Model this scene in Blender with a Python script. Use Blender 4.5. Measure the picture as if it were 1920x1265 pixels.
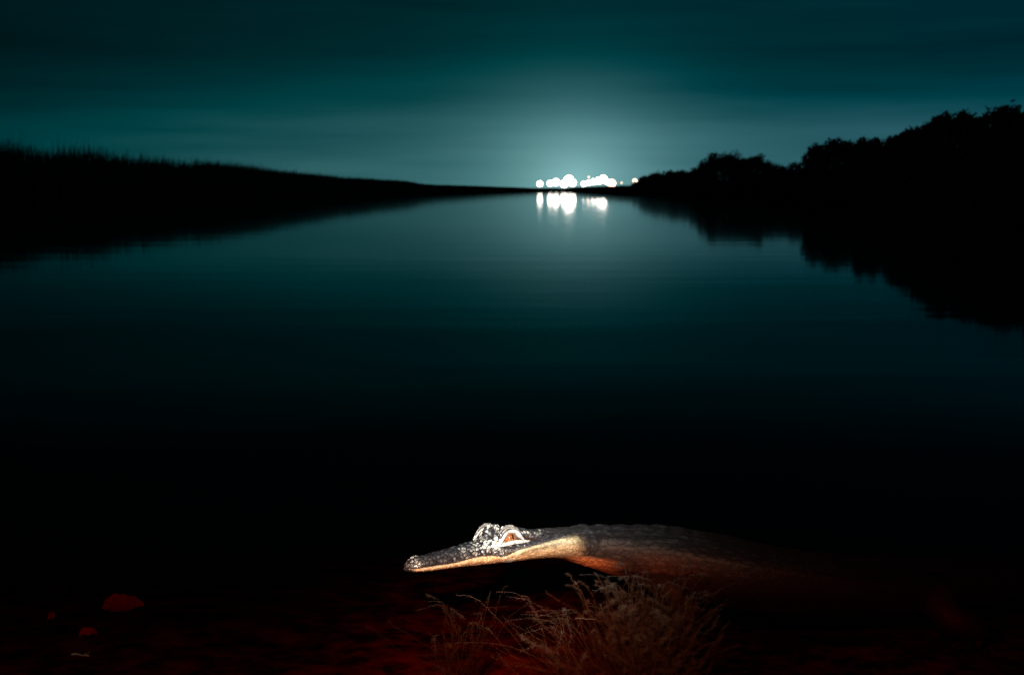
import bpy, math, random
import numpy as np
from mathutils import Vector, noise

for o in list(bpy.data.objects):
    bpy.data.objects.remove(o)
scene = bpy.context.scene
COL = scene.collection
R = math.radians
rng = np.random.default_rng(11)
random.seed(11)

# ------------------------------------------------------------------ camera
CAM_H = 0.60                 # metres above the water
F = 2667.0                   # focal length in pixels of the 1920 wide photograph (50 mm lens)
PITCH = math.atan((632.5 - 355.0) / F)
cam_data = bpy.data.cameras.new('camera')
cam_data.sensor_width = 36.0
cam_data.lens = 36.0 * F / 1920.0
cam_data.clip_start = 0.05
cam_data.clip_end = 6000.0
cam_data.dof.use_dof = True
cam_data.dof.focus_distance = 2.33
cam_data.dof.aperture_fstop = 11.0
cam = bpy.data.objects.new('camera', cam_data)
COL.objects.link(cam)
cam.location = (0, 0, CAM_H)
cam.rotation_euler = (math.pi / 2 - PITCH, 0, 0)
scene.camera = cam


def ray(u, v):
    """direction in world space of a pixel of the 1920 x 1265 photograph"""
    x, y = (u - 960.0) / F, -(v - 632.5) / F
    c, s = math.cos(PITCH), math.sin(PITCH)
    return Vector((x, c + y * s, -s + y * c))


def on_level(u, v, z):
    d = ray(u, v)
    return Vector((0, 0, CAM_H)) + d * ((z - CAM_H) / d.z)


def at_range(u, v, dist):
    d = ray(u, v)
    return Vector((0, 0, CAM_H)) + d * (dist / d.y)


# ------------------------------------------------------------------ night sky with the glow of the town
world = bpy.data.worlds.new('World')
scene.world = world
world.use_nodes = True
wt = world.node_tree
wt.nodes.clear()


class NT:
    def __init__(self, tree):
        self.t = tree

    def n(self, kind, **props):
        nd = self.t.nodes.new(kind)
        for k, v in props.items():
            setattr(nd, k, v)
        return nd

    def put(self, sock, v):
        if isinstance(v, bpy.types.NodeSocket):
            self.t.links.new(v, sock)
        else:
            sock.default_value = v

    def m(self, op, a, b=None, c=None, clamp=False):
        nd = self.n('ShaderNodeMath', operation=op, use_clamp=clamp)
        for i, v in enumerate((a, b, c)):
            if v is not None:
                self.put(nd.inputs[i], v)
        return nd.outputs[0]

    def ramp(self, fac, stops, interp='EASE'):
        nd = self.n('ShaderNodeValToRGB')
        nd.color_ramp.interpolation = interp
        el = nd.color_ramp.elements
        while len(el) < len(stops):
            el.new(0.5)
        for e, (p, c) in zip(el, stops):
            e.position = p
            e.color = (c, c, c, 1) if isinstance(c, (int, float)) else (*c, 1)
        self.put(nd.inputs[0], fac)
        return nd.outputs[0]


w = NT(wt)
tc = w.n('ShaderNodeTexCoord')
sep = w.n('ShaderNodeSeparateXYZ')
wt.links.new(tc.outputs['Generated'], sep.inputs[0])
el = w.m('MULTIPLY', w.m('ARCSINE', sep.outputs[2]), 180 / math.pi)
el = w.m('MAXIMUM', el, 0.0)
az = w.m('MULTIPLY', w.m('ARCTAN2', sep.outputs[0], sep.outputs[1]), 180 / math.pi)
# layer of hazy air, brightest low down, night above it
haze_layer = w.ramp(w.m('DIVIDE', el, 20.0), [
    (0.0, 0.125), (0.11, 0.083), (0.19, 0.037), (0.275, 0.019), (0.37, 0.020), (0.50, 0.004), (0.8, 0.001)], 'LINEAR')
side = w.m('ADD', 0.24, w.m('MULTIPLY', 0.76, w.m('SMOOTH_MIN', 1.0, w.m('MAXIMUM', 0.0, w.m('DIVIDE', w.m('ADD', az, 24.0), 17.0)), 0.3)))
mp = w.n('ShaderNodeMapping')
mp.inputs['Scale'].default_value = (2.2, 2.2, 30.0)
wt.links.new(tc.outputs['Generated'], mp.inputs[0])
cl = w.n('ShaderNodeTexNoise')
cl.inputs['Scale'].default_value = 2.0
cl.inputs['Detail'].default_value = 4.0
wt.links.new(mp.outputs[0], cl.inputs[0])
cloud = w.m('ADD', 0.48, w.m('MULTIPLY', cl.outputs[0], 1.0))
layer = w.m('MULTIPLY', w.m('MULTIPLY', haze_layer, side), cloud)
CITY_AZ = 2.55
dx = w.m('SUBTRACT', az, CITY_AZ)
dz = w.m('MULTIPLY', el, 1.12)
rr = w.m('SQRT', w.m('ADD', w.m('MULTIPLY', dx, dx), w.m('MULTIPLY', dz, dz)))
glow = w.m('MULTIPLY', 0.42, w.m('EXPONENT', w.m('MULTIPLY', -1.0, w.m('POWER', w.m('DIVIDE', rr, 2.5), 1.2))))
lum = w.m('ADD', layer, glow)
comb = w.n('ShaderNodeCombineColor')
w.put(comb.inputs[0], w.m('MULTIPLY', 0.60, w.m('POWER', w.m('MAXIMUM', w.m('SUBTRACT', lum, 0.045), 0.0), 1.15)))
w.put(comb.inputs[1], w.m('MULTIPLY', 1.0, lum))
east = w.m('MULTIPLY', 0.16, w.m('MINIMUM', w.m('MAXIMUM', w.m('DIVIDE', az, 18.0), 0.0), 1.0))
w.put(comb.inputs[2], w.m('MULTIPLY', w.m('ADD', 0.96, east), w.m('POWER', lum, 0.945)))
sky = w.n('ShaderNodeTexSky', sky_type='NISHITA', sun_disc=False)
sky.sun_elevation = R(-6.0)
sky.sun_rotation = R(200.0)
bg1 = w.n('ShaderNodeBackground')
bg1.inputs[1].default_value = 0.02
wt.links.new(sky.outputs[0], bg1.inputs[0])
bg2 = w.n('ShaderNodeBackground')
bg2.inputs[1].default_value = 1.0
wt.links.new(comb.outputs[0], bg2.inputs[0])
add = w.n('ShaderNodeAddShader')
wt.links.new(bg1.outputs[0], add.inputs[0])
wt.links.new(bg2.outputs[0], add.inputs[1])
wo = w.n('ShaderNodeOutputWorld')
wt.links.new(add.outputs[0], wo.inputs[0])

# the photographer's flash beside the camera: the only lamp on this side of the water
fl = bpy.data.lights.new('camera_flash', 'SPOT')
fl.energy = 1100.0
fl.color = (1.0, 0.93, 0.82)
fl.spot_size = R(80.0)
fl.spot_blend = 0.5
fl.shadow_soft_size = 0.025
flash = bpy.data.objects.new('camera_flash', fl)
COL.objects.link(flash)
flash.location = (-0.16, -0.02, 0.86)
aim = on_level(905, 1045, 0.0)
flash.rotation_euler = (aim - flash.location).to_track_quat('-Z', 'Y').to_euler()
# zoomed flash head: a narrow hot beam with weak spill around it
fl.use_nodes = True
fl.node_tree.nodes.clear()
ft = NT(fl.node_tree)
fgeo = ft.n('ShaderNodeNewGeometry')
fdot = ft.n('ShaderNodeVectorMath', operation='DOT_PRODUCT')
ft.put(fdot.inputs[0], fgeo.outputs['Incoming'])
fdot.inputs[1].default_value = (aim - flash.location).normalized()
theta = ft.m('MULTIPLY', ft.m('ARCCOSINE', ft.m('MINIMUM', ft.m('ABSOLUTE', fdot.outputs['Value']), 1.0)), 180 / math.pi)
beam = ft.m('ADD', 0.10, ft.m('MULTIPLY', 0.90, ft.m('EXPONENT', ft.m('MULTIPLY', -1.0, ft.m('POWER', ft.m('DIVIDE', theta, 4.9), 2.4)))))
fem = ft.n('ShaderNodeEmission')
ft.put(fem.inputs['Strength'], beam)
fout = ft.n('ShaderNodeOutputLight')
ft.put(fout.inputs[0], fem.outputs[0])

scene.view_settings.view_transform = 'Standard'
scene.view_settings.look = 'None'
scene.view_settings.exposure = 0.0
scene.view_settings.gamma = 1.0
scene.view_settings.use_curve_mapping = False
scene.cycles.max_bounces = 8
scene.cycles.transparent_max_bounces = 24
scene.cycles.use_denoising = True

# ------------------------------------------------------------------ helpers


def mat(name):
    m = bpy.data.materials.new(name)
    m.use_nodes = True
    m.node_tree.nodes.clear()
    t = NT(m.node_tree)
    out = t.n('ShaderNodeOutputMaterial')
    return m, t, out


def simple_mat(name, c1, c2, scale=30.0, rough=0.7, bump=0.0, bscale=None, spec=0.5):
    m, t, out = mat(name)
    p = t.n('ShaderNodeBsdfPrincipled')
    tcn = t.n('ShaderNodeTexCoord')
    nz = t.n('ShaderNodeTexNoise')
    nz.inputs['Scale'].default_value = scale
    nz.inputs['Detail'].default_value = 5
    t.put(nz.inputs[0], tcn.outputs['Object'])
    t.put(p.inputs['Base Color'], t.ramp(nz.outputs[0], [(0.3, c1), (0.7, c2)], 'LINEAR'))
    p.inputs['Roughness'].default_value = rough
    p.inputs['Specular IOR Level'].default_value = spec
    if bump:
        b = t.n('ShaderNodeBump')
        b.inputs['Strength'].default_value = bump
        n2 = t.n('ShaderNodeTexNoise')
        n2.inputs['Scale'].default_value = bscale or scale * 2
        n2.inputs['Detail'].default_value = 6
        t.put(n2.inputs[0], tcn.outputs['Object'])
        t.put(b.inputs['Height'], n2.outputs[0])
        t.put(p.inputs['Normal'], b.outputs[0])
    t.put(out.inputs[0], p.outputs[0])
    return m


def mesh_obj(name, verts, faces, material, parent=None, smooth=False):
    me = bpy.data.meshes.new(name)
    if isinstance(verts, np.ndarray):
        verts = np.ascontiguousarray(verts, dtype=np.float32).reshape(-1, 3)
        faces = np.ascontiguousarray(faces, dtype=np.int32)
        k = faces.shape[1]
        me.vertices.add(len(verts))
        me.vertices.foreach_set('co', verts.ravel())
        me.loops.add(faces.size)
        me.loops.foreach_set('vertex_index', faces.ravel())
        me.polygons.add(len(faces))
        me.polygons.foreach_set('loop_start', np.arange(0, faces.size, k, dtype=np.int32))
        me.polygons.foreach_set('loop_total', np.full(len(faces), k, dtype=np.int32))
        me.update(calc_edges=True)
        me.validate()
    else:
        me.from_pydata(verts, [], faces)
        me.update()
    if smooth:
        me.polygons.foreach_set('use_smooth', np.ones(len(me.polygons), dtype=bool))
    me.materials.append(material)
    o = bpy.data.objects.new(name, me)
    COL.objects.link(o)
    if parent is not None:
        o.parent = parent
    return o


def tag(o, label=None, cat=None, group=None, kind=None):
    if label:
        o['label'] = label
    if cat:
        o['category'] = cat
    if group:
        o['group'] = group
    if kind:
        o['kind'] = kind
    return o


def empty(name, loc):
    o = bpy.data.objects.new(name, None)
    o.location = loc
    o.empty_display_size = 0.1
    COL.objects.link(o)
    return o


def tube(pts, radii, seg=8, flat=1.0, cap=True):
    """tapered tube along points -> verts list, faces list"""
    pts = [Vector(p) for p in pts]
    V, Fc = [], []
    n = len(pts)
    up = Vector((0, 0, 1))
    for i, p in enumerate(pts):
        d = (pts[min(i + 1, n - 1)] - pts[max(i - 1, 0)]).normalized()
        a = d.cross(up)
        if a.length < 1e-3:
            a = d.cross(Vector((1, 0, 0)))
        a.normalize()
        b = a.cross(d).normalized()
        for j in range(seg):
            t = 2 * math.pi * j / seg
            V.append(p + a * (math.cos(t) * radii[i]) + b * (math.sin(t) * radii[i] * flat))
    for i in range(n - 1):
        for j in range(seg):
            k = (j + 1) % seg
            Fc.append((i * seg + j, i * seg + k, (i + 1) * seg + k, (i + 1) * seg + j))
    if cap:
        Fc.append(tuple(range(seg - 1, -1, -1)))
        Fc.append(tuple((n - 1) * seg + j for j in range(seg)))
    return V, Fc


def join(parts):
    V, Fc = [], []
    for v, f in parts:
        b = len(V)
        V += [tuple(x) for x in v]
        Fc += [tuple(i + b for i in q) for q in f]
    return V, Fc


def sstep(x):
    x = np.clip(x, 0, 1)
    return x * x * (3 - 2 * x)


# ------------------------------------------------------------------ the ground: one sheet with the canal cut into it
LB = np.array([(-40, -40), (-33, 0), (-25, 22), (-18.2, 49), (-13.4, 71), (-11.5, 110), (-9.5, 160), (-3, 240), (4.2, 306)], float)
RB = np.array([(8.0, -40), (8.6, 5), (9.2, 26), (11.2, 41), (12.6, 62), (13.0, 98), (13.2, 150), (12.9, 200), (12.7, 260), (12.6, 306)], float)
END = 312.0


def left_x(y):
    return np.interp(y, LB[:, 1], LB[:, 0])


def right_x(y):
    return np.interp(y, RB[:, 1], RB[:, 0])


def ground_z(x, y):
    inside = np.minimum(np.minimum(x - left_x(y), right_x(y) - x), (END - y))   # metres inside the canal
    z = np.where(inside > 0, -0.1 - 1.1 * sstep(inside / 5.0), 0.32 * sstep(-inside / 1.2) + 0.25 * sstep((-inside - 2) / 12))
    near = np.where(y > 0, -0.02 - 0.085 * np.maximum(y, 0) - 0.012 * np.maximum(y - 2, 0) ** 2, 0.16 * (-y) ** 0.8 if np.isscalar(y) else 0.16 * np.abs(y) ** 0.8)
    near = np.where(y < 0, np.minimum(near, 0.6), near)
    return np.where(inside > 0, np.maximum(z, near), z)


xs = np.concatenate([-np.geomspace(3200, 45, 26), np.arange(-40, -3, 0.7), np.arange(-3, 3, 0.07), np.arange(3, 30, 0.7), np.geomspace(33, 3200, 26)])
ys = np.concatenate([-np.geomspace(900, 8, 10), np.arange(-6, 1.0, 0.5), np.arange(1.0, 4.5, 0.05), np.arange(4.6, 12, 0.5), np.arange(12, 70, 2), np.arange(70, 325, 4), np.geomspace(330, 4200, 20)])
X, Y = np.meshgrid(xs, ys)
Z = ground_z(X, Y)
mud = np.array([noise.fractal(Vector((x * 2.2, y * 2.2, 0)), 0.7, 2.1, 5) for x, y in zip(X.ravel(), Y.ravel())]).reshape(X.shape)
Z = Z + mud * np.where((np.abs(X) < 4) & (Y < 6) & (Y > -2), 0.017, 0.05)
ny, nx = X.shape
gv = np.stack([X, Y, Z], -1).reshape(-1, 3)
idx = np.arange(nx * ny).reshape(ny, nx)
gf = np.stack([idx[:-1, :-1], idx[:-1, 1:], idx[1:, 1:], idx[1:, :-1]], -1).reshape(-1, 4)
m_mud = simple_mat('silty_mud', (0.02, 0.014, 0.009), (0.36, 0.25, 0.15), 13.0, 0.9, 1.0, 60.0, 0.1)
_r = [n_ for n_ in m_mud.node_tree.nodes if n_.type == 'VALTORGB'][0].color_ramp
_r.elements[0].position, _r.elements[1].position = 0.42, 0.66
_n = [n_ for n_ in m_mud.node_tree.nodes if n_.type == 'TEX_NOISE'][0]
_n.inputs['Detail'].default_value, _n.inputs['Roughness'].default_value = 8.0, 0.7
ground = mesh_obj('ground', gv, gf, m_mud, smooth=True)
tag(ground, 'dark silty canal bed and low marshy banks', kind='structure')

# ------------------------------------------------------------------ the water: tea-coloured, clear near the camera, mirror-like far off
m_water, t, out = mat('tannin_water')
geo = t.n('ShaderNodeNewGeometry')
mpw = t.n('ShaderNodeMapping')
mpw.inputs['Scale'].default_value = (0.35, 1.0, 1.0)
t.put(mpw.inputs[0], geo.outputs['Position'])
n1 = t.n('ShaderNodeTexNoise')
n1.inputs['Scale'].default_value = 1.3
n1.inputs['Detail'].default_value = 2.0
n1.inputs['Roughness'].default_value = 0.35
t.put(n1.inputs[0], mpw.outputs[0])
n2 = t.n('ShaderNodeTexNoise')
n2.inputs['Scale'].default_value = 7.0
n2.inputs['Detail'].default_value = 1.0
t.put(n2.inputs[0], geo.outputs['Position'])
hgt = t.m('ADD', t.m('MULTIPLY', n1.outputs[0], 0.0015), t.m('MULTIPLY', n2.outputs[0], 0.00015))
# the spent wake of the alligator: two low swells crossing the water beyond it
wsep = t.n('ShaderNodeSeparateXYZ')
t.put(wsep.inputs[0], geo.outputs['Position'])
for y_w, wid, amp_w in ((4.6, 0.45, 0.0020), (6.2, 0.6, 0.0012)):
    off = t.m('SUBTRACT', t.m('SUBTRACT', wsep.outputs[1], t.m('MULTIPLY', wsep.outputs[0], 0.09)), t.m('ADD', y_w - 0.35, t.m('MULTIPLY', n1.outputs[0], 0.7)))
    q_w = t.m('DIVIDE', off, wid)
    hgt = t.m('ADD', hgt, t.m('MULTIPLY', amp_w, t.m('EXPONENT', t.m('MULTIPLY', -1.0, t.m('MULTIPLY', q_w, q_w)))))
bmp = t.n('ShaderNodeBump')
bmp.inputs['Strength'].default_value = 1.0
bmp.inputs['Distance'].default_value = 1.0
t.put(bmp.inputs['Height'], hgt)
gl = t.n('ShaderNodeBsdfGlossy')
gl.inputs['Color'].default_value = (0.72, 0.72, 0.72, 1)
gl.inputs['Roughness'].default_value = 0.042
t.put(gl.inputs['Normal'], bmp.outputs[0])
tr = t.n('ShaderNodeBsdfTransparent')
# exact dielectric Fresnel from the angle in air, the same seen from above and below
vd = t.n('ShaderNodeVectorMath', operation='DOT_PRODUCT')
t.put(vd.inputs[0], geo.outputs['Incoming'])
t.put(vd.inputs[1], geo.outputs['Normal'])
fc = t.m('ABSOLUTE', vd.outputs['Value'])
fg = t.m('SQRT', t.m('ADD', 1.333 ** 2 - 1, t.m('MULTIPLY', fc, fc)))
# mirror strength weighted to the p-polarised part: the surface lies a little duller than clean glass
n_sq = 1.333 ** 2
r_p = t.m('POWER', t.m('DIVIDE', t.m('SUBTRACT', fg, t.m('MULTIPLY', n_sq, fc)), t.m('ADD', fg, t.m('MULTIPLY', n_sq, fc))), 2.0)
r_s = t.m('POWER', t.m('DIVIDE', t.m('SUBTRACT', fg, fc), t.m('ADD', fg, fc)), 2.0)
fres = t.m('ADD', t.m('MULTIPLY', 0.82, r_p), t.m('MULTIPLY', 0.18, r_s))
mx = t.n('ShaderNodeMixShader')
t.put(mx.inputs[0], fres)
t.put(mx.inputs[1], tr.outputs[0])
t.put(mx.inputs[2], gl.outputs[0])
t.put(out.inputs['Surface'], mx.outputs[0])
va = t.n('ShaderNodeVolumeAbsorption')
va.inputs['Color'].default_value = (0.87, 0.54, 0.36, 1)
va.inputs['Density'].default_value = 10.0
t.put(out.inputs['Volume'], va.outputs[0])
wx0, wx1, wy0, wy1, wz0 = -60.0, 40.0, -12.0, 318.0, -2.2
wv = [(x, y, z) for z in (0, wz0) for x, y in ((wx0, wy0), (wx1, wy0), (wx1, wy1), (wx0, wy1))]
wf = [(0, 1, 2, 3), (7, 6, 5, 4), (4, 5, 1, 0), (5, 6, 2, 1), (6, 7, 3, 2), (7, 4, 0, 3)]
water = mesh_obj('water', wv, wf, m_water)
tag(water, 'still dark canal water mirroring the glowing night sky', kind='structure')

# ------------------------------------------------------------------ the alligator
L = 0.30


def sink(s_):
    # the head floats with only the eyes and the top of the snout out of the water
    return -0.088 - 0.014 * np.minimum(np.asarray(s_) / 0.6, 1.0)


def roll(s_):
    # the head is cocked a little, its left side higher
    return 0.15 * (1 - sstep((np.asarray(s_) - 0.85) / 0.6))


YAW = R(34.0)
tip = on_level(757, 1061, (0.014 + float(sink(0))) * L + 0.004)
m_skin, t, out = mat('alligator_skin')
p = t.n('ShaderNodeBsdfPrincipled')
at = t.n('ShaderNodeAttribute', attribute_name='skin')
tcn = t.n('ShaderNodeTexCoord')
nz = t.n('ShaderNodeTexNoise')
nz.inputs['Scale'].default_value = 260.0
nz.inputs['Detail'].default_value = 4
t.put(nz.inputs[0], tcn.outputs['Object'])
mul = t.n('ShaderNodeMix', data_type='RGBA', blend_type='MULTIPLY')
mul.inputs[0].default_value = 1.0
t.put(mul.inputs[6], at.outputs['Color'])
t.put(mul.inputs[7], t.ramp(nz.outputs[0], [(0.3, 0.5), (0.7, 1.25)], 'LINEAR'))
t.put(p.inputs['Base Color'], mul.outputs[2])
vo = t.n('ShaderNodeTexVoronoi')
vo.inputs['Scale'].default_value = 190.0
t.put(vo.inputs[0], tcn.outputs['Object'])
bm_ = t.n('ShaderNodeBump')
bm_.inputs['Strength'].default_value = 0.6
bm_.inputs['Distance'].default_value = 0.0012
bm_.invert = True
t.put(bm_.inputs['Height'], vo.outputs['Distance'])
t.put(p.inputs['Normal'], bm_.outputs[0])
t.put(p.inputs['Roughness'], at.outputs['Alpha'])
p.inputs['Specular IOR Level'].default_value = 0.6
t.put(p.inputs['Coat Weight'], t.m('MULTIPLY', t.m('SUBTRACT', 0.62, at.outputs['Alpha'], clamp=True), 1.4))
p.inputs['Coat Roughness'].default_value = 0.12
t.put(out.inputs[0], p.outputs[0])

S_ = np.array([0, .012, .035, .07, .12, .2, .3, .4, .48, .54, .6, .68, .78, .88, .97, 1.05, 1.15, 1.35, 1.7, 2.1, 2.7, 3.3, 3.9, 4.5, 5.1, 6.0, 7.0])
W_ = np.array([.004, .032, .055, .072, .081, .08, .083, .093, .104, .118, .137, .165, .2, .228, .242, .235, .215, .2, .245, .33, .38, .37, .29, .21, .165, .1, .02])
T_ = np.array([.018, .031, .046, .062, .071, .080, .092, .104, .117, .124, .125, .125, .122, .118, .116, .105, .092, .092, .088, .020, -.12, -.22, -.26, -.31, -.35, -.39, -.42])
C_ = np.array([.012, .012, .013, .014, .014, .014, .014, .018, .022, .026, .03, .038, .048, .055, .055, .05, .04, .02, 0, -.05, -.20, -.31, -.37, -.40, -.42, -.45, -.46])
B_ = np.array([.006, -.002, -.008, -.013, -.016, -.018, -.018, -.02, -.022, -.024, -.026, -.03, -.034, -.04, -.05, -.066, -.10, -.17, -.28, -.38, -.48, -.53, -.54, -.53, -.52, -.51, -.49])
LS = np.array([0, .05, .15, .3, .38, .45, .52, .575, .63, .68, .75, .85, .93, 1.0, 1.1])
LZ = np.array([.014, .012, .012, .014, .026, .033, .03, .016, .034, .048, .062, .078, .086, .088, .08])

# denser rings on the head; angle 0 = left side, 90 deg = top
s_arr = np.concatenate([np.linspace(0, 0.12, 50, endpoint=False), np.linspace(0.12, 1.15, 330, endpoint=False),
                        np.linspace(1.15, 3.0, 190, endpoint=False), np.linspace(3.0, 7.0, 90)])


def curve(s, ys_):
    # smooth interpolation of the control rows
    a = np.interp(s, S_, ys_)
    for d in (0.02, 0.035):
        a = 0.5 * a + 0.25 * (np.interp(s - d * np.minimum(1, s * 6), S_, ys_) + np.interp(s + d * np.minimum(1, s * 6), S_, ys_))
    return a


NTH = 200
th = np.linspace(0, 2 * math.pi, NTH, endpoint=False)
# pull more vertices towards the upper left and right flanks of the head
TH, SS = np.meshgrid(th, s_arr)
Wd, Tp, Cc, Bt = (curve(SS, q) for q in (W_, T_, C_, B_))
ct, st = np.cos(TH), np.sin(TH)
headness = 1 - sstep((SS - 1.0) / 0.5)
et = 0.55 * headness + 0.9 * (1 - headness)      # flatter skull, rounder trunk
eb = 0.8
yy = Wd * np.sign(ct) * np.abs(ct) ** (0.72 * headness + 0.9 * (1 - headness))
zz = np.where(st >= 0, Cc + (Tp - Cc) * np.abs(st) ** (1.0 * headness + 0.85 * (1 - headness)), Cc - (Cc - Bt) * np.abs(st) ** eb)
upper = sstep((zz - Cc) / 0.03)


def g(a, b):
    return np.exp(-(a * a)) * np.exp(-(b * b))


ay = np.abs(yy)
# brow humps over the eyes, steep at the front
ds = SS - 0.62
fs = np.where(ds < 0, ds / 0.062, ds / 0.085)
hump = np.exp(-np.abs(fs) ** 3) * np.exp(-np.abs((ay - 0.080) / 0.044) ** 3)
zz = zz + 0.070 * hump * upper
dip = np.exp(-(ds / 0.09) ** 2) * np.exp(-(ay / 0.035) ** 2)
zz = zz - 0.012 * dip * upper
# cheek in front of and below the eye swells outward a little, groove behind the eye (ear slit)
yy = yy + np.sign(yy) * 0.010 * np.exp(-(ds / 0.07) ** 2) * sstep((zz - 0.05) / 0.03)
ear = np.exp(-((SS - 0.745) / 0.06) ** 2) * np.exp(-((zz - (0.098 + 0.06 * (0.745 - SS))) / 0.010) ** 2)
yy = yy - np.sign(yy) * 0.020 * ear
# raised edges of the skull table
table = np.exp(-((SS - 0.78) / 0.11) ** 4) * np.exp(-((ay - 0.105) / 0.03) ** 2) * upper
zz = zz + 0.026 * table
# nostrils
nb = np.exp(-((SS - 0.065) / 0.035) ** 2) * np.exp(-((ay - 0.026) / 0.022) ** 2) * upper
zz = zz + 0.017 * nb
npit = np.exp(-((SS - 0.068) / 0.012) ** 2) * np.exp(-((ay - 0.030) / 0.009) ** 2) * upper
zz = zz - 0.016 * npit
# mouth line groove
lip = np.interp(SS, LS, LZ)
slit = np.exp(-((zz - lip) / 0.0045) ** 2) * sstep((1.06 - SS) / 0.08) * sstep(SS / 0.03)
yy = yy - np.sign(yy) * 0.011 * slit
# upper lip lobe overhanging below the eye
lobe = np.exp(-((SS - 0.575) / 0.045) ** 2) * np.exp(-((zz - 0.03) / 0.018) ** 2)
yy = yy + np.sign(yy) * 0.010 * lobe
# hind end of the jaw bulges out
jaw = np.exp(-((SS - 0.97) / 0.10) ** 2) * np.exp(-((zz - 0.045) / 0.05) ** 2)
yy = yy + np.sign(yy) * 0.022 * jaw

# spine path: the head turned towards the camera, the trunk running off to the right
ang = YAW * (1 - sstep((s_arr - 0.93) / 0.5)) + R(-3) * sstep((s_arr - 1.15) / 0.6) + R(26) * sstep((s_arr - 1.8) / 0.8) + R(32) * sstep((s_arr - 3.6) / 3.0)
dsv = np.diff(s_arr, prepend=0.0) * L
px = tip.x + np.cumsum(np.cos(ang) * dsv)
py = tip.y + np.cumsum(np.sin(ang) * dsv)


def head_to_world(s, y, z):
    """head coordinates in head lengths (s back from the snout tip, y towards the alligator's left)"""
    a = YAW
    return Vector((tip.x + (s * math.cos(a) + y * math.sin(a)) * L, tip.y + (s * math.sin(a) - y * math.cos(a)) * L, (z + float(sink(s)) + float(roll(s)) * y) * L))


PX, PY, AN = px[:, None], py[:, None], ang[:, None]
V = np.stack([PX + yy * L * np.sin(AN), PY - yy * L * np.cos(AN), (zz + sink(SS) + roll(SS) * yy) * L], -1)
n_s, n_t = SS.shape

# normals from the grid
dS = np.gradient(V, axis=0)
dT = np.roll(V, -1, 1) - np.roll(V, 1, 1)
N = np.cross(dT, dS)
N /= np.linalg.norm(N, axis=-1, keepdims=True) + 1e-9
if np.mean(N[:400, NTH // 4, 2]) < 0:
    N = -N

# scale pattern: beads on the head, keeled scutes along the back, oblong scales on the flank
head_m = 1 - sstep((SS - 1.0) / 0.15)
relief = np.zeros(SS.shape)
tone = np.zeros(SS.shape)
for i in range(n_s):
    s = s_arr[i]
    fq = 47.0 if 0.42 < s < 1.0 else (40.0 if s < 1.0 else 26.0)
    for j in range(n_t):
        if zz[i, j] < -0.12:
            continue
        q = Vector((s, yy[i, j], zz[i, j])) * fq
        if s > 1.0:
            q = Vector((s * 17.0, yy[i, j] * 24.0, zz[i, j] * 24.0))
        dist, pts_ = noise.voronoi(q)
        relief[i, j] = min(1.0, (dist[1] - dist[0]) * 2.2)
        pp = pts_[0]
        tone[i, j] = noise.cell(Vector((math.floor(pp.x * 9.1), math.floor(pp.y * 9.1), math.floor(pp.z * 9.1)))) * 0.5 + 0.5
back = sstep((SS - 1.1) / 0.3) * sstep((zz - 0.02) / 0.05)
rows = np.abs(np.sin(SS * math.pi / 0.115)) ** 0.6
cols = np.abs(np.cos(yy * math.pi / 0.085)) ** 2.0
keel = back * rows * cols * 0.8
# the big scutes of the nape
nape = np.exp(-((SS - 1.22) / 0.10) ** 2) * np.exp(-((ay - 0.06) / 0.05) ** 2) * upper
amp = 0.0010 * head_m * sstep(SS / 0.08) * (0.6 + 0.9 * np.exp(-((SS - 0.52) / 0.13) ** 2)) + 0.0013 * (1 - head_m)
is_lip_smooth = sstep((lip - zz) / 0.004) * head_m
amp = amp * (1 - 0.45 * is_lip_smooth)
V = V + N * (amp * relief + 0.0055 * keel * (0.55 + 0.45 * tone) + 0.005 * nape * rows)[..., None]

# skin colouring; bead highlights and beam fall-off along the back are painted in
dark = np.array([0.012, 0.012, 0.017])
mid = np.array([0.095, 0.095, 0.100])
bead_glint = np.array([0.78, 0.75, 0.68])
cream = np.array([0.86, 0.68, 0.42])
throat = np.array([0.80, 0.46, 0.24])
flank = np.array([0.15, 0.075, 0.065])
k_mid = (relief * (0.25 + 0.75 * tone))[..., None]
k_mid = k_mid * (1 - 0.62 * sstep((SS - 0.95) / 0.5))[..., None]  # dark back, darkened further in the colour where the flash beam fades
colr = dark * (1 - k_mid) + mid * k_mid
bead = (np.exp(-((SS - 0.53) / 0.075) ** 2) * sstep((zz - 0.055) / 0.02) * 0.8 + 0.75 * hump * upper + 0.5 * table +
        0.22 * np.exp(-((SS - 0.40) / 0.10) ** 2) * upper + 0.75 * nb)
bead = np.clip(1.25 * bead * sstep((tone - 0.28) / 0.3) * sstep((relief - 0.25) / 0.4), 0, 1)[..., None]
colr = colr * (1 - bead) + bead_glint * bead  # wet highlights on the raised beads, painted as pale colour
pale_m = sstep((lip - zz) / 0.005) * sstep((1.10 - SS) / 0.10) * sstep((SS - 0.02) / 0.04)
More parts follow.
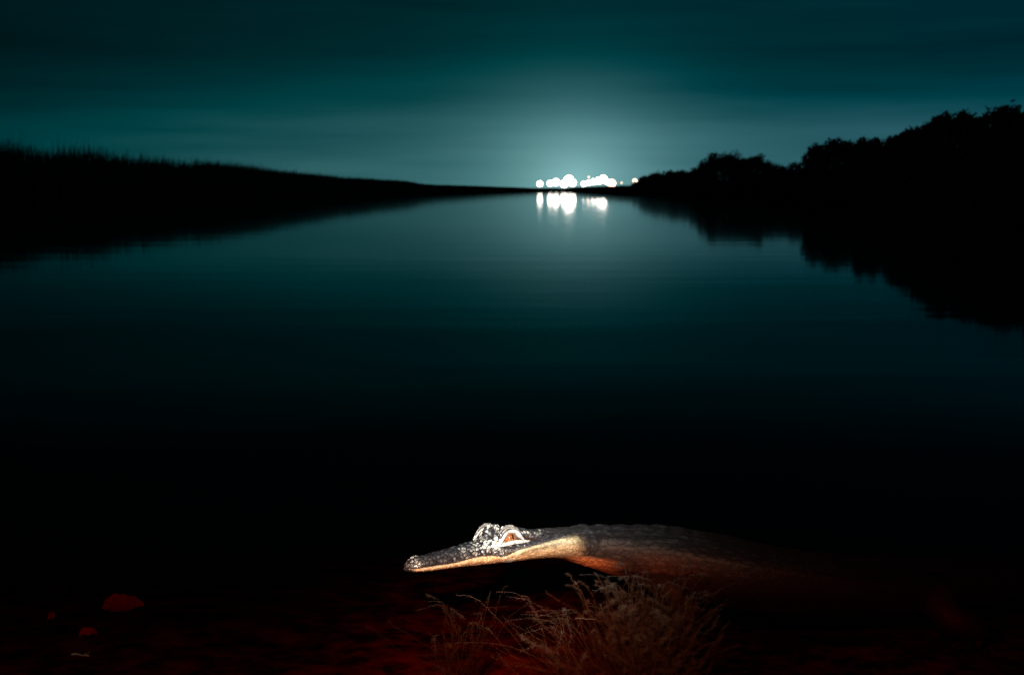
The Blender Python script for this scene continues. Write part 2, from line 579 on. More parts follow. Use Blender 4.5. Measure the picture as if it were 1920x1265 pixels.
# smooth pale skin behind the jaw angle and on the throat
rear = np.exp(-((SS - 1.02) / 0.07) ** 2) * sstep((0.10 - zz) / 0.03)
thr = sstep((SS - 0.95) / 0.1) * sstep((1.5 - SS) / 0.4) * sstep((-0.015 - 0.05 * (SS - 1.0) - zz) / 0.03)
smudge = np.array([noise.fractal(Vector((a * 16, b * 16, c * 30)), 0.8, 2.0, 4) for a, b, c in zip(SS.ravel(), yy.ravel(), zz.ravel())]).reshape(SS.shape)
grey_patch = np.clip(np.exp(-((SS - 0.80) / 0.16) ** 2) * np.exp(-((zz - lip + 0.025) / 0.016) ** 2) * (0.75 + smudge), 0, 0.8)
pm = np.clip(np.maximum(pale_m, rear * 0.9), 0, 1)[..., None]
cr = cream * (1 - 0.75 * grey_patch[..., None]) * (1 + 0.45 * smudge[..., None]) * (0.62 + 0.38 * relief[..., None])
colr = colr * (1 - pm) + cr * pm
tm = np.clip(thr, 0, 1)[..., None]
colr = colr * (1 - tm) + throat * tm
fm = (sstep((SS - 1.4) / 0.3) * sstep((0.03 - zz) / 0.05) * sstep((2.15 - SS) / 0.6))[..., None] * (0.35 + 0.65 * relief[..., None]) * 0.9
colr = colr * (1 - fm) + flank * fm
rim = (np.exp(-((zz - lip + 0.004) / 0.0045) ** 2) * sstep((0.72 - SS) / 0.05) * sstep((SS - 0.05) / 0.05))[..., None]
colr = colr * (1 - rim) + np.array([0.80, 0.68, 0.48]) * rim
pitc = np.clip(npit * 1.2, 0, 1)[..., None]
colr = colr * (1 - pitc) + 0.01 * pitc
ec = np.clip(ear * 1.1, 0, 1)[..., None]
colr = colr * (1 - ec) + np.array([0.03, 0.015, 0.012]) * ec

ci = np.arange(n_s * n_t).reshape(n_s, n_t)
nxt = np.roll(ci, -1, 1)
bf = np.stack([ci[:-1], ci[1:], nxt[1:], nxt[:-1]], -1).reshape(-1, 4)
bv = V.reshape(-1, 3)
bc = colr.reshape(-1, 3)

# legs are lofted into the same skin
def leg_geometry(joints, radii, col, toes):
    parts = [tube(joints, radii, 14)]
    foot = Vector(joints[-1])
    d0 = (foot - Vector(joints[-2])).normalized()
    for k in range(toes):
        a = (k - (toes - 1) / 2) * 0.34
        dirv = Vector((math.cos(a) * FW.x - math.sin(a) * FW.y, math.sin(a) * FW.x + math.cos(a) * FW.y, -0.10))
        ln = 0.042 - 0.006 * abs(k - (toes - 1) / 2)
        parts.append(tube([foot - dirv * 0.004, foot + dirv * ln * 0.5 + Vector((0, 0, 0.004)), foot + dirv * ln, foot + dirv * (ln * 1.25)],
                          [0.007, 0.0062, 0.005, 0.001], 7))
    return join(parts)


def body_point(s, y, z):
    i = int(np.argmin(np.abs(s_arr - s)))
    a = ang[i]
    return Vector((px[i] + y * L * math.sin(a), py[i] - y * L * math.cos(a), (z + float(sink(s))) * L))


legs = []
for side_ in (1, -1):
    i = int(np.argmin(np.abs(s_arr - 1.75)))
    FW = Vector((-math.cos(ang[i] + 0.5 * side_), -math.sin(ang[i] + 0.5 * side_), 0))
    legs.append(leg_geometry([body_point(1.62, 0.12 * side_, -0.14), body_point(1.74, 0.26 * side_, -0.24), body_point(1.84, 0.32 * side_, -0.32),
                              body_point(1.74, 0.36 * side_, -0.40), body_point(1.62, 0.38 * side_, -0.48), body_point(1.54, 0.38 * side_, -0.53)],
                             [0.028, 0.025, 0.020, 0.017, 0.013, 0.012], flank, 5))
    legs.append(leg_geometry([body_point(3.35, 0.2 * side_, -0.36), body_point(3.3, 0.40 * side_, -0.40), body_point(3.25, 0.50 * side_, -0.44),
                              body_point(3.45, 0.52 * side_, -0.50), body_point(3.58, 0.50 * side_, -0.55), body_point(3.44, 0.50 * side_, -0.60)],
                             [0.040, 0.038, 0.030, 0.024, 0.018, 0.016], flank, 4))
lv, lf = join(legs)
allv = [tuple(v) for v in bv] + lv
allf = [tuple(int(x) for x in f) for f in bf] + [tuple(i + len(bv) for i in f) for f in lf]
allf.append(tuple(int(x) for x in ci[0][::-1]))
allf.append(tuple(int(x) for x in ci[-1]))
cols_all = np.concatenate([bc, np.tile(np.array([0.028, 0.02, 0.016]), (len(lv), 1))])
base = Vector((float(px[250]), float(py[250]), 0.0))
gator = empty('alligator', base)
tag(gator, 'wet dark alligator with pale cream jaw floating in the shallow water', 'alligator')
body = mesh_obj('body', [tuple(Vector(v) - base) for v in allv], allf, m_skin, gator, smooth=True)
ca = body.data.color_attributes.new('skin', 'FLOAT_COLOR', 'POINT')
rgba = np.ones((len(allv), 4), np.float32)
rgba[:, :3] = np.clip(cols_all, 0.004, 0.9)
rgba[:, 3] = 0.66
rgba[:len(bv), 3] = (0.36 + 0.30 * sstep((SS - 0.70) / 0.35)).ravel()
ca.data.foreach_set('color', rgba.ravel())
body['label'] = 'bead-scaled dark back and snout with a cream lower jaw'

m_lid = simple_mat('pale_eyelid_skin', (0.16, 0.12, 0.10), (0.86, 0.80, 0.74), 190.0, 0.4, 0.9, 420)
m_fold = simple_mat('grey_lid_skin', (0.05, 0.045, 0.045), (0.34, 0.32, 0.30), 240.0, 0.45, 0.8, 500)
m_eye, t, out = mat('amber_eye')
p = t.n('ShaderNodeBsdfPrincipled')
tcn = t.n('ShaderNodeTexCoord')
sepn = t.n('ShaderNodeSeparateXYZ')
t.put(sepn.inputs[0], tcn.outputs['Object'])
rad = t.m('SQRT', t.m('ADD', t.m('POWER', t.m('ABSOLUTE', sepn.outputs[0]), 2.0), t.m('POWER', t.m('ABSOLUTE', sepn.outputs[1]), 2.0)))
nz = t.n('ShaderNodeTexNoise')
nz.inputs['Scale'].default_value = 500
t.put(nz.inputs[0], tcn.outputs['Object'])
iris = t.ramp(nz.outputs[0], [(0.35, (0.07, 0.02, 0.01)), (0.65, (0.30, 0.12, 0.05))], 'LINEAR')
t.put(p.inputs['Base Color'], iris)
p.inputs['Roughness'].default_value = 0.08
p.inputs['Coat Weight'].default_value = 0.3
p.inputs['Coat Roughness'].default_value = 0.02
t.put(out.inputs[0], p.outputs[0])
m_pupil = simple_mat('black_pupil', (0.004, 0.003, 0.003), (0.008, 0.006, 0.006), 50, 0.06)

for side_ in (1, -1):
    ES, EY, EZ = 0.62, 0.134, 0.120
    O = head_to_world(ES, EY * side_, EZ)
    fwd = (head_to_world(0, 0, 0) - head_to_world(1, 0, 0)).normalized()
    lft = (head_to_world(0, side_, 0) - head_to_world(0, 0, 0)).normalized()
    nrm = (lft * 0.93 + fwd * 0.10 + Vector((0, 0, 0.30))).normalized()
    tf = (fwd - nrm * fwd.dot(nrm)).normalized()
    tu = nrm.cross(tf)
    if tu.z < 0:
        tu = -tu

    def P(a, b, c):
        """eye coordinates in head lengths: forward, up, outward"""
        return O + (tf * a + tu * b + nrm * c) * L - base

    rE = 0.046 * L
    cen = P(0.0, 0.004, -0.018)
    ev, ef = [], []
    nu, nv = 20, 28
    for a in range(nu + 1):
        for b in range(nv):
            f1, f2 = math.pi * a / nu, 2 * math.pi * b / nv
            ev.append(Vector((rE * math.sin(f1) * math.cos(f2), rE * math.sin(f1) * math.sin(f2), rE * math.cos(f1))))
    for a in range(nu):
        for b in range(nv):
            c2 = (b + 1) % nv
            ef.append((a * nv + b, (a + 1) * nv + b, (a + 1) * nv + c2, a * nv + c2))
    eb_ = mesh_obj('eyeball', ev, ef, m_eye, gator, smooth=True)
    eb_.location = cen
    pv, pf = [Vector((0, 0, 0))], []
    for b in range(16):
        f2 = 2 * math.pi * b / 16
        q = (tf * math.cos(f2) * 0.005 + tu * math.sin(f2) * 0.019) * L
        q = q + nrm * (math.sqrt(rE * rE - q.length_squared) + 0.0003)
        pv.append(q)
    pv[0] = nrm * (rE + 0.0004)
    pf = [(0, 1 + b, 1 + (b + 1) % 16) for b in range(16)]
    pu = mesh_obj('pupil', pv, pf, m_pupil, eb_, smooth=True)
    ul = [(0.082, -0.030, 0.008), (0.064, -0.006, 0.014), (0.040, 0.020, 0.019), (0.010, 0.037, 0.018), (-0.022, 0.034, 0.017),
          (-0.046, 0.016, 0.014), (-0.064, -0.010, 0.010), (-0.080, -0.024, 0.004)]
    v1, f1 = tube([P(*q) for q in ul], [0.0012, 0.0022, 0.0030, 0.0026, 0.0034, 0.0036, 0.0024, 0.0014], 10)
    mesh_obj('upper_eyelid', v1, f1, m_lid, gator, smooth=True)
    # wrinkled folds of darker skin round the lids
    for k_f, (gr, lift_) in enumerate(((0.016, -0.004), (0.030, -0.014))):
        fold = [(a * (1 + gr * 6), b * 1.1 + gr, c + lift_ * 0.9 - 0.004) for a, b, c in ul[1:-1]]
        v2, f2 = tube([P(a, b + 0.002 * math.sin(7 * i_ + k_f), c) for i_, (a, b, c) in enumerate(fold)], [0.0008, 0.0016, 0.0020, 0.0021, 0.0017, 0.0008], 8)
        mesh_obj('lid_fold', v2, f2, m_fold, gator, smooth=True)
    ll = [(0.090, -0.036, 0.006), (0.06, -0.034, 0.015), (0.03, -0.031, 0.021), (0.0, -0.030, 0.023), (-0.03, -0.030, 0.020),
          (-0.06, -0.031, 0.013), (-0.09, -0.032, 0.008), (-0.118, -0.033, 0.004)]
    v1, f1 = tube([P(*q) for q in ll], [0.0012, 0.0028, 0.0036, 0.0034, 0.0037, 0.0028, 0.0022, 0.0008], 10)
    mesh_obj('lower_eyelid', v1, f1, m_lid, gator, smooth=True)

# ------------------------------------------------------------------ water plants and litter in the shallows
m_weed = simple_mat('silted_water_weed', (0.05, 0.05, 0.046), (0.125, 0.12, 0.11), 60.0, 0.8, 0, None, 0.1)
m_weed2 = simple_mat('dark_water_weed', (0.018, 0.016, 0.014), (0.05, 0.044, 0.038), 60.0, 0.8, 0, None, 0.1)
m_sprig = simple_mat('green_sprig', (0.20, 0.24, 0.06), (0.4, 0.42, 0.14), 60.0, 0.8, 0, None, 0.1)
m_leaf = simple_mat('sodden_red_leaf', (0.45, 0.16, 0.07), (0.75, 0.34, 0.16), 120.0, 0.7, 0.4, 200, 0.2)
m_twig = simple_mat('waterlogged_twig', (0.05, 0.04, 0.03), (0.11, 0.09, 0.07), 90.0, 0.8, 0.4, 200, 0.1)


def bed_z(x, y):
    return float(ground_z(np.array([x]), np.array([y]))[0])


def frond(start, direction, length, r0, droop, hairs, seed, lid):
    """a stem with whorls of fine hair-like leaflets"""
    rs = random.Random(seed)
    pts = []
    p_ = Vector(start)
    d = Vector(direction).normalized()
    n = 14
    for i in range(n + 1):
        pts.append(p_.copy())
        d = (d + Vector((rs.uniform(-.24, .24), rs.uniform(-.24, .24), rs.uniform(-.15, .15) + droop))).normalized()
        p_ = p_ + d * (length / n)
        if p_.z > lid - 0.004:
            p_.z = lid - 0.004
            d.z = min(d.z, 0)
    parts = [tube(pts, [r0 * (1 - 0.75 * i / n) for i in range(n + 1)], 4)]
    hv, hf = [], []
    for k in range(hairs):
        f = rs.uniform(0.12, 1.0) * n
        i = min(int(f), n - 1)
        c = pts[i].lerp(pts[i + 1], f - i)
        ax = (pts[i + 1] - pts[i]).normalized()
        rdir = Vector((rs.gauss(0, 1), rs.gauss(0, 1), rs.gauss(0, 1)))
        rdir = (rdir - ax * rdir.dot(ax)).normalized() + ax * rs.uniform(0.2, 0.9)
        ln = rs.uniform(0.003, 0.012) * (1.1 - 0.5 * f / n)
        e = c + rdir.normalized() * ln
        e.z = min(e.z, lid - 0.003)
        wv_ = ax.cross(rdir).normalized() * 0.00016
        b = len(hv)
        hv += [c - wv_, c + wv_, e + wv_ * 0.5, e - wv_ * 0.5]
        hf.append((b, b + 1, b + 2, b + 3))
    return parts, (hv, hf)


def weed(name, label, u, v_top, fronds, patch, seed, lean=(0, 0), hairs=520, mtl=None, top=0.004, sink_rate=0.30):
    """a patch of stems rooted in the bed; patch = half width, reach towards the shore; tips deeper towards the shore"""
    rs = random.Random(seed)
    tp = on_level(u, v_top, 0.0)
    zb = bed_z(tp.x, tp.y)
    root = empty(name, (tp.x, tp.y, zb))
    tag(root, label, 'water plant', 'weed clumps in the shallows')
    for k in range(fronds):
        oy = -patch[1] * rs.random() ** 1.4 + 0.02
        ox = rs.gauss(0, 0.5) * patch[0] * (1 - 0.3 * abs(oy) / patch[1])
        b = bed_z(tp.x + ox, tp.y + oy)
        tip_depth = top + sink_rate * max(0.0, -oy) + 0.03 * rs.random() ** 2 + 0.25 * abs(ox)
        lid = -zb - tip_depth
        h = max(0.05, -b - tip_depth)
        dr = Vector((ox / patch[0] * 0.14 + lean[0] * rs.uniform(0.6, 1.2) + rs.uniform(-.08, .08), lean[1] + rs.uniform(-.25, .15), 1.0))
        bundle = []
        for q in range(7):
            dq = dr + Vector((rs.uniform(-.16, .16), rs.uniform(-.2, .2), 0))
            parts, hair = frond((ox + rs.uniform(-.012, .012), oy + rs.uniform(-.02, .02), b - zb - 0.005), dq, h * dq.length * rs.uniform(0.8, 1.3),
                                0.00045, -0.01, hairs // 4, seed * 1000 + k * 7 + q, lid - 0.012 * rs.random())
            bundle += parts + [hair]
        pv_, pf_ = join(bundle)
        mesh_obj('frond', pv_, pf_, mtl or m_weed, root)
    return root


weed('water_weed', 'dense feathery grey weed clump standing beside the alligator shoulder', 1212, 1062, 64, (0.052, 0.24), 3, hairs=1700)
weed('water_weed', 'weed strands sweeping sideways from the dense clump under the alligator throat', 1150, 1108, 7, (0.02, 0.03), 5, lean=(-0.75, 0.0), hairs=1000, top=0.014)
weed('water_weed', 'thin faint weed sprig under the alligator snout', 862, 1092, 9, (0.022, 0.15), 8, hairs=900, top=0.02, sink_rate=0.4, mtl=m_weed2)


def blob_leaf(name, label, u, v, length, width, rot, mtl, group, cat='leaf', lift=0.006):
    # lies on the bed where the ray meets it
    d = ray(u, v)
    lo, hi = 0.5, 12.0
    for _ in range(40):
        mdl = (lo + hi) / 2
        q = Vector((0, 0, CAM_H)) + d * mdl
        if q.z > bed_z(q.x, q.y) + lift:
            lo = mdl
        else:
            hi = mdl
    V_, F_ = [], []
    n = 12
    for i in range(n + 1):
        f = i / n
        hw = width * 0.5 * math.sin(math.pi * min(1, f ** 0.75)) ** 0.8 * (1 + 0.12 * math.sin(i * 2.3)) + 0.0008
        zc = 0.010 * math.sin(f * math.pi) + 0.004 * math.sin(f * 9)
        x = (f - 0.5) * length
        for yk, zk in ((-1, 0.010), (-0.5, 0.002), (0, 0), (0.5, 0.003), (1, 0.012)):
            V_.append((x, yk * hw, zc + zk))
    for i in range(n):
        for j in range(4):
            F_.append((i * 5 + j, (i + 1) * 5 + j, (i + 1) * 5 + j + 1, i * 5 + j + 1))
    nb_ = len(V_)
    V_ += [(x, y, z - 0.0012) for x, y, z in V_]
    F_ += [tuple(nb_ + k for k in reversed(f)) for f in F_]
    o = mesh_obj(name, V_, F_, mtl, None, smooth=True)
    o.location = q
    o.rotation_euler = (R(30), 0, rot)
    tag(o, label, cat, group)
    return o


blob_leaf('sunken_leaf', 'large rusty red dead leaf lying alone on the canal bed', 232, 1142, 0.085, 0.05, R(8), m_leaf, 'dead leaves on the bed')
blob_leaf('sunken_leaf', 'small curled red leaf between the large leaf and shore', 165, 1195, 0.032, 0.014, R(20), m_leaf, 'dead leaves on the bed')
blob_leaf('sunken_leaf', 'tiny red leaf scrap next to the large rusty leaf', 95, 1165, 0.016, 0.012, R(40), m_leaf, 'dead leaves on the bed')
blob_leaf('sunken_leaf', 'small orange leaf on the mud in front of the dense weed', 1250, 1254, 0.022, 0.016, R(-5), m_leaf, 'dead leaves on the bed')
blob_leaf('sunken_leaf', 'pale yellow green leaf scrap at the foot of the dense weed', 1163, 1212, 0.030, 0.020, R(35), m_sprig, 'dead leaves on the bed', lift=0.03)


def twig(label, u0, v0, u1, v1, z, r):
    a, b = on_level(u0, v0, z), on_level(u1, v1, z)
    o3 = a.lerp(b, 0.5)
    pts = [a.lerp(b, f) - o3 + Vector((0, 0.002 * math.sin(f * 5), 0.0004 * math.sin(f * 9))) for f in np.linspace(0, 1, 9)]
    side_tw = [pts[5], pts[5] + Vector((0.004, 0.006, 0.0003)), pts[5] + Vector((0.007, 0.013, 0.0005))]
    v_, f_ = join([tube(pts, [r * (1.1 - 0.5 * k / 8) for k in range(9)], 7), tube(side_tw, [r * 0.6, r * 0.5, r * 0.2], 5)])
    o = mesh_obj('twig', v_, f_, m_twig, None, smooth=True)
    o.location = o3
    tag(o, label, 'twig', 'twigs in the water')


twig('thin pale twig floating between the two weed clumps', 1078, 1159, 1118, 1160, -0.03, 0.0009)
twig('thin reddish twig in the water close to the small curled leaf', 134, 1226, 168, 1228, -0.03, 0.0016)

# ------------------------------------------------------------------ reeds along the left bank and the far end
TOPS = np.array([(-400, 236), (0, 270), (100, 279), (200, 286), (300, 299), (400, 307), (470, 313), (560, 325), (640, 333), (760, 340), (800, 346), (900, 349), (1000, 352.5), (1090, 353), (1150, 352), (1300, 350)], float)
m_reed = simple_mat('sawgrass', (0.03, 0.045, 0.015), (0.09, 0.10, 0.04), 2.0, 0.7, 0, None, 0.2)


def project(x, y, z):
    c, s = math.cos(PITCH), math.sin(PITCH)
    dz_ = z - CAM_H
    depth = y * c - dz_ * s
    up_ = y * s + dz_ * c
    return 960 + F * x / depth, 632.5 - F * up_ / depth


rx, ry = [], []
for y0, y1, per_m, deep in ((30, 80, 330, 3.5), (80, 160, 230, 4.0), (160, 306, 110, 5.0)):
    n = int((y1 - y0) * per_m)
    yv = rng.uniform(y0, y1, n)
    dpt = rng.uniform(-0.15, 1, n) ** 1.0
    rx.append(left_x(yv) - dpt * deep + 0.1)
    ry.append(yv)
n = 4200
rx.append(rng.uniform(3, 24, n))
ry.append(END + rng.uniform(-0.5, 5, n))
n_left = sum(len(a) for a in rx)
yv = np.concatenate([rng.uniform(60, 140, 9000), rng.uniform(140, 306, 17000)])
rx.append(right_x(yv) + rng.uniform(-0.3, 3.2, len(yv)))
ry.append(yv)
rx, ry = np.concatenate(rx), np.concatenate(ry)
rz = np.maximum(ground_z(rx, ry), -0.05)
u_px = 960 + F * rx / ry
topv = np.interp(u_px, TOPS[:, 0], TOPS[:, 1])
# clumps: height varies along the bank as the outline of the stand does
clump = np.array([noise.noise(Vector((a * 0.6, b * 0.22, 3.0))) for a, b in zip(rx, ry)])
fine = np.array([noise.noise(Vector((a * 3.1, b * 1.7, 9.0))) for a, b in zip(rx, ry)])
hmax = CAM_H + (355.0 - topv) / F * ry
hmax[n_left:] = 1.04
near_k = np.clip(80 / ry, 0.3, 1.35)
hh = hmax * (rng.uniform(0.62, 1.0, len(rx)) ** 0.6) * (1 + 0.16 * clump * near_k + 0.14 * fine * near_k) + rng.exponential(0.055, len(rx)) * near_k
hh = np.maximum(hh - rz, 0.25)
wd = np.maximum(0.016, 0.00034 * ry) * rng.uniform(0.7, 1.4, len(rx))
la = rng.uniform(0, 2 * math.pi, len(rx))
ln = rng.exponential(0.11, len(rx)) * hh
fa = rng.uniform(0, 2 * math.pi, len(rx)) * 0.35
bx, by = np.cos(fa) * wd, np.sin(fa) * wd
mx_, my_ = rx + np.cos(la) * ln * 0.3, ry + np.sin(la) * ln * 0.3
ex, ey = rx + np.cos(la) * ln, ry + np.sin(la) * ln
rv = np.stack([np.stack([rx - bx, ry - by, rz], -1), np.stack([rx + bx, ry + by, rz], -1),
               np.stack([mx_ + bx * .8, my_ + by * .8, rz + hh * 0.6], -1), np.stack([mx_ - bx * .8, my_ - by * .8, rz + hh * 0.6], -1),
               np.stack([ex + bx * .12, ey + by * .12, rz + hh], -1), np.stack([ex - bx * .12, ey - by * .12, rz + hh], -1)], 1)
k0 = np.arange(len(rx))[:, None] * 6
rf = np.concatenate([k0 + np.array([[0, 1, 2, 3]]), k0 + np.array([[3, 2, 4, 5]])])
reeds = mesh_obj('reed_bed', rv.reshape(-1, 3), rf, m_reed)
tag(reeds, 'dark sawgrass, tall along one bank and low below the trees opposite', 'reeds', kind='stuff')

# ------------------------------------------------------------------ trees along the right bank
m_foliage = simple_mat('dark_foliage', (0.03, 0.055, 0.02), (0.08, 0.11, 0.04), 3.0, 0.6, 0, None, 0.3)
m_bark = simple_mat('grey_bark', (0.10, 0.08, 0.06), (0.22, 0.19, 0.15), 8.0, 0.9, 0.5, 20, 0.1)


def tree(u, vtop, hw_px, dist, label, seed, outline=None, squat=0.5):
    """bushy bank tree whose crown comes down to the water; outline = list of (du, v) lobes in photograph pixels"""
    r = np.random.default_rng(seed)
    k = dist / F
    topz = CAM_H + (355.0 - vtop) * k
    hw = hw_px * k
    cx = (u - 960.0) * k
    gz = float(max(ground_z(np.array([cx]), np.array([dist]))[0], -0.05))
    root = empty('bank_tree', (cx, dist, gz))
    tag(root, label, 'tree', 'trees along the right bank')
    H = topz - gz
    depth = max(hw, 0.9)
    lobes = []
    # lobes along the sky outline
    for du, v in (outline or [(0, vtop), (-hw_px * .55, vtop + 10), (hw_px * .55, vtop + 8)]):
        zt = CAM_H + (355.0 - v) * k - gz
        rad_ = r.uniform(0.26, 0.36) * min(hw, H * 0.6)
        for q in range(3):
            lobes.append((du * k + r.normal(0, rad_ * 0.25), r.uniform(-0.5, 0.5) * depth, max(zt - rad_ * r.uniform(1.0, 1.25) - q * 0.35 * rad_, rad_ * 0.6), rad_))
    # body of the crown below them
    us = np.array([o[0] for o in (outline or [(-hw_px, vtop + 16), (0, vtop), (hw_px, vtop + 16)])]) * k
    vs = np.array([CAM_H + (355.0 - o[1]) * k - gz for o in (outline or [(-hw_px, vtop + 16), (0, vtop), (hw_px, vtop + 16)])])
    o_ = np.argsort(us)
    us, vs = us[o_], vs[o_]
    for q in range(46):
        x = r.uniform(-1.05, 1.05) * hw
        y = r.uniform(-1, 1) * depth * 0.8
        zt = np.interp(x, us, vs)
        rad_ = r.uniform(0.20, 0.34) * min(hw, H * 0.7)
        z = r.uniform(0.04, max(0.06, zt - rad_ * 1.1))
        lobes.append((x, y, z, rad_))
    lob = np.array(lobes)
    leaf = max(0.075, 2.6 * k)
    n_leaf = int(np.clip(26.0 * (2 * hw * H) / leaf ** 2, 4000, 16000))
    pick = r.integers(0, len(lob), n_leaf)
    dirs = r.normal(size=(n_leaf, 3))
    dirs /= np.linalg.norm(dirs, axis=1, keepdims=True)
    radf = r.uniform(0.15, 1.0, n_leaf) ** 0.5 * (1 + 0.10 * r.normal(size=n_leaf))
    c = lob[pick, :3] + dirs * (lob[pick, 3] * radf)[:, None]
    # foliage filling the crown down to the water
    nf = n_leaf // 2
    xf = r.uniform(-1.05, 1.05, nf) * hw
    c[:nf, 0] = xf
    c[:nf, 1] = r.uniform(-1, 1, nf) * depth * 0.8
    c[:nf, 2] = r.uniform(0, 1, nf) * np.maximum(np.interp(xf, us, vs) - 0.2 * H, 0.1)
    c[:, 2] = np.maximum(c[:, 2], r.uniform(-gz - 0.02, 0.25, n_leaf) if gz > 0 else 0.02)
    tw = r.random(n_leaf) < 0.05
    c[tw, 2] += r.exponential(0.016, tw.sum()) * H
    a = r.normal(size=(n_leaf, 3))
    a /= np.linalg.norm(a, axis=1, keepdims=True)
    b = np.cross(a, r.normal(size=(n_leaf, 3)))
    b /= np.linalg.norm(b, axis=1, keepdims=True)
    sz = leaf * r.uniform(0.6, 1.3, n_leaf)[:, None]
    quad = np.stack([c - a * sz, c + b * sz * 0.45, c + a * sz, c - b * sz * 0.45], 1)
    f = np.arange(n_leaf * 4).reshape(-1, 4)
    mesh_obj('crown', quad.reshape(-1, 3), f, m_foliage, root)
    parts = []
    for q in range(6):
        e = lob[r.integers(0, len(lob))]
        mid_ = (e[0] * 0.35 + r.normal(0, 0.05), e[1] * 0.35, e[2] * 0.5)
        parts.append(tube([(r.normal(0, .04), r.normal(0, .04), -0.1), mid_, tuple(e[:3])], [0.05 * H / 2.5, 0.035 * H / 2.5, 0.008], 6))
    v_, f_ = join(parts)
    mesh_obj('trunk', v_, f_, m_bark, root)
    return root


TREES = [  # u, top, half width, range, outline in (du, v), label
    (2010, 180, 100, 25, [(-100, 200), (-50, 190), (0, 182), (60, 175), (100, 190)], 'tall bushy tree on the bank, standing nearest the shore where the alligator lies'),
    (1885, 190, 72, 28, [(-75, 214), (-45, 204), (-18, 199), (8, 189), (30, 206), (60, 214)], 'tallest domed tree on the bank with a blunt knob on top'),
    (1788, 205, 52, 34, [(-44, 224), (-36, 214), (-10, 216), (6, 206), (20, 220), (45, 222)], 'flat-topped bank tree with one short spike beside the tallest domed tree'),
    (1716, 238, 48, 39, [(-34, 244), (-22, 238), (0, 243), (22, 240), (45, 238)], 'bank tree with a small knob, between the flat-topped and the level hedge-like tree'),
    (1652, 254, 42, 45, [(-38, 256), (-15, 255), (10, 255), (30, 252), (42, 246)], 'level hedge-like bank tree beside a narrow gap of sky'),
    (1563, 257, 46, 55, [(-46, 282), (-34, 266), (-10, 261), (8, 256), (28, 262), (46, 270)], 'round-headed bank tree beside the narrow gap of sky'),
    (1482, 296, 48, 64, [(-40, 304), (-20, 306), (4, 301), (24, 298), (44, 290)], 'low scrubby bank tree filling the dip beside the round-headed tree'),
    (1415, 287, 34, 76, [(-28, 296), (-8, 290), (6, 288), (22, 298), (32, 306)], 'small bank tree with a tilted top next to the wide twin-topped tree'),
    (1352, 281, 46, 95, [(-50, 310), (-34, 296), (-16, 284), (4, 283), (20, 282), (30, 294)], 'wide flat-headed bank tree standing above its neighbours near the lamps'),
    (1290, 311, 36, 120, [(-30, 320), (-10, 317), (10, 312), (30, 306)], 'low bank tree sloping up to the wide flat-headed tree'),
    (1243, 318, 32, 150, [(-30, 326), (-10, 321), (12, 319), (30, 317)], 'second tree along the bank from the lone lamp'),
    (1212, 325, 22, 185, [(-20, 338), (-8, 328), (6, 326), (20, 323)], 'tree next to the lone lamp, its leaves touched by lamplight'),
    (1172, 344, 26, 225, [(-24, 352), (0, 349), (14, 345), (26, 338)], 'lowest bank scrub between the lone lamp and the bright row of floodlights'),
    (1125, 351, 34, 262, [(-34, 354), (-10, 353), (12, 352), (34, 351)], 'flat dark scrub at the bank end below the bright row of floodlights'),
]
for i, (u, vt, hw_, d_, ol, lab) in enumerate(TREES):
    tree(u, vt, hw_, d_, lab, 40 + i, ol)

# ------------------------------------------------------------------ floodlights at the far end of the canal
m_lamp, t, out = mat('lit_lamp_glass')
em = t.n('ShaderNodeEmission')
em.inputs['Color'].default_value = (1.0, 0.90, 0.80, 1)
em.inputs['Strength'].default_value = 12.0
t.put(out.inputs[0], em.outputs[0])
m_lamp_warm, t, out = mat('lit_sodium_lamp_glass')
em = t.n('ShaderNodeEmission')
em.inputs['Color'].default_value = (1.0, 0.62, 0.40, 1)
em.inputs['Strength'].default_value = 7.0
t.put(out.inputs[0], em.outputs[0])
m_metal = simple_mat('galvanised_steel', (0.25, 0.25, 0.26), (0.4, 0.4, 0.41), 20.0, 0.5)
bpy.context.view_layer.update()


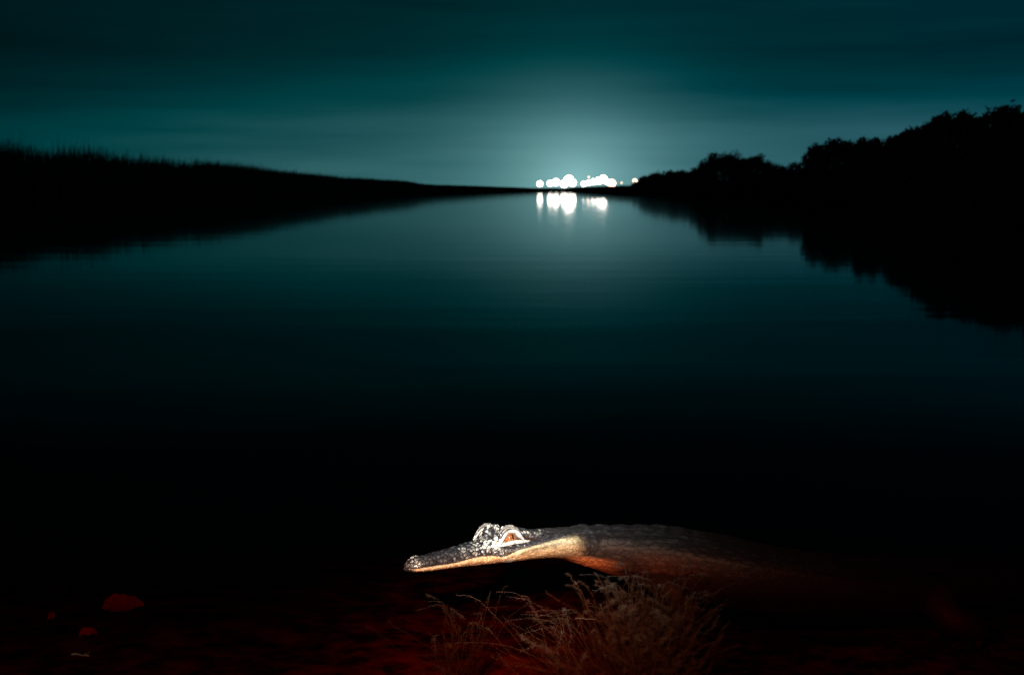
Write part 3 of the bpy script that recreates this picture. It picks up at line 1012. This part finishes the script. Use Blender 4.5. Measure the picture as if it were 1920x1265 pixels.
def floodlight(u, v, diam_px, dist, label, warm=False):
    k = dist / F
    r_ = max(0.12, (diam_px) * k * 0.5)
    x = (u - 960) * k
    z = CAM_H + (355 - v) * k
    gz = float(ground_z(np.array([x]), np.array([float(dist)]))[0])
    root = empty('floodlight', (x, dist, gz))
    tag(root, label, 'floodlight', 'floodlights at the far end of the canal')
    hz = z - gz
    v_, f_ = tube([(0, 0.12, -0.1), (0, 0.12, hz * 0.5), (0, 0.12, hz + 0.1)], [0.09, 0.075, 0.06], 8)
    mesh_obj('mast', v_, f_, m_metal, root)
    # shallow housing behind a bulging round lens
    hv, hf = [], []
    prof = [(r_ * 0.25, 0.55 * r_ + 0.1), (r_ * 0.8, 0.35 * r_ + 0.06), (r_ * 1.04, 0.06), (r_ * 1.04, 0.0)]
    for (rad_, yy_) in prof:
        for j in range(16):
            a = 2 * math.pi * j / 16
            hv.append((rad_ * math.cos(a), yy_, hz + rad_ * math.sin(a)))
    for i in range(3):
        for j in range(16):
            q = (j + 1) % 16
            hf.append((i * 16 + j, i * 16 + q, (i + 1) * 16 + q, (i + 1) * 16 + j))
    hf.append(tuple(range(15, -1, -1)))
    mesh_obj('housing', hv, hf, m_metal, root, smooth=True)
    lv_, lf_ = [(0, -0.5 * r_, hz)], []
    for i, a1 in enumerate((0.35, 0.7, 1.0)):
        for j in range(16):
            a = 2 * math.pi * j / 16
            lv_.append((r_ * a1 * math.cos(a), -0.5 * r_ * math.sqrt(max(0, 1 - a1 * a1)) - 0.005, hz + r_ * a1 * math.sin(a)))
    for j in range(16):
        lf_.append((0, 1 + (j + 1) % 16, 1 + j))
        for i in range(2):
            b0 = 1 + i * 16
            lf_.append((b0 + j, b0 + (j + 1) % 16, b0 + 16 + (j + 1) % 16, b0 + 16 + j))
    mesh_obj('lens', lv_, lf_, m_lamp_warm if warm else m_lamp, root, smooth=True)
    return root


LAMPS = [
    (1012, 345, 10, 330, 'single white floodlight standing alone beside the end of the reeds'),
    (1031, 344, 10, 330, 'left lamp of the close pair between the lone lamp and the big cluster'),
    (1042, 342, 12, 331, 'right lamp of the close pair touching the big cluster'),
    (1057, 345, 13, 330, 'lowest lamp in the big blazing cluster'),
    (1066, 338, 17, 333, 'highest and largest lamp in the big blazing cluster'),
    (1073, 343, 13, 331, 'outer lamp of the big blazing cluster, facing the slanting row'),
    (1094, 345, 9, 908, 'lowest lamp, first of the slanting row of floodlights'),
    (1103, 343, 9, 909, 'second lamp up the slanting row of floodlights'),
    (1112, 341, 10, 910, 'third lamp up the slanting row of floodlights'),
    (1122, 339, 12, 911, 'fourth lamp up the slanting row of floodlights'),
    (1130, 336, 13, 912, 'highest lamp at the head of the slanting row'),
    (1137, 341, 10, 910, 'lamp just past the head of the slanting row'),
    (1146, 344, 14, 909, 'large lamp low at the end of the slanting row by the trees'),
    (1103, 332, 2, 920, 'tiny lamp high above the slanting row'),
    (1164, 343, 2, 500, 'tiny lamp among the scrub between the row and the lone bank lamp'),
    (1189, 340, 8, 400, 'lone round lamp in front of the bank trees'),
]
for a in LAMPS:
    floodlight(*a, warm=a[0] > 1140 or a[2] < 4)
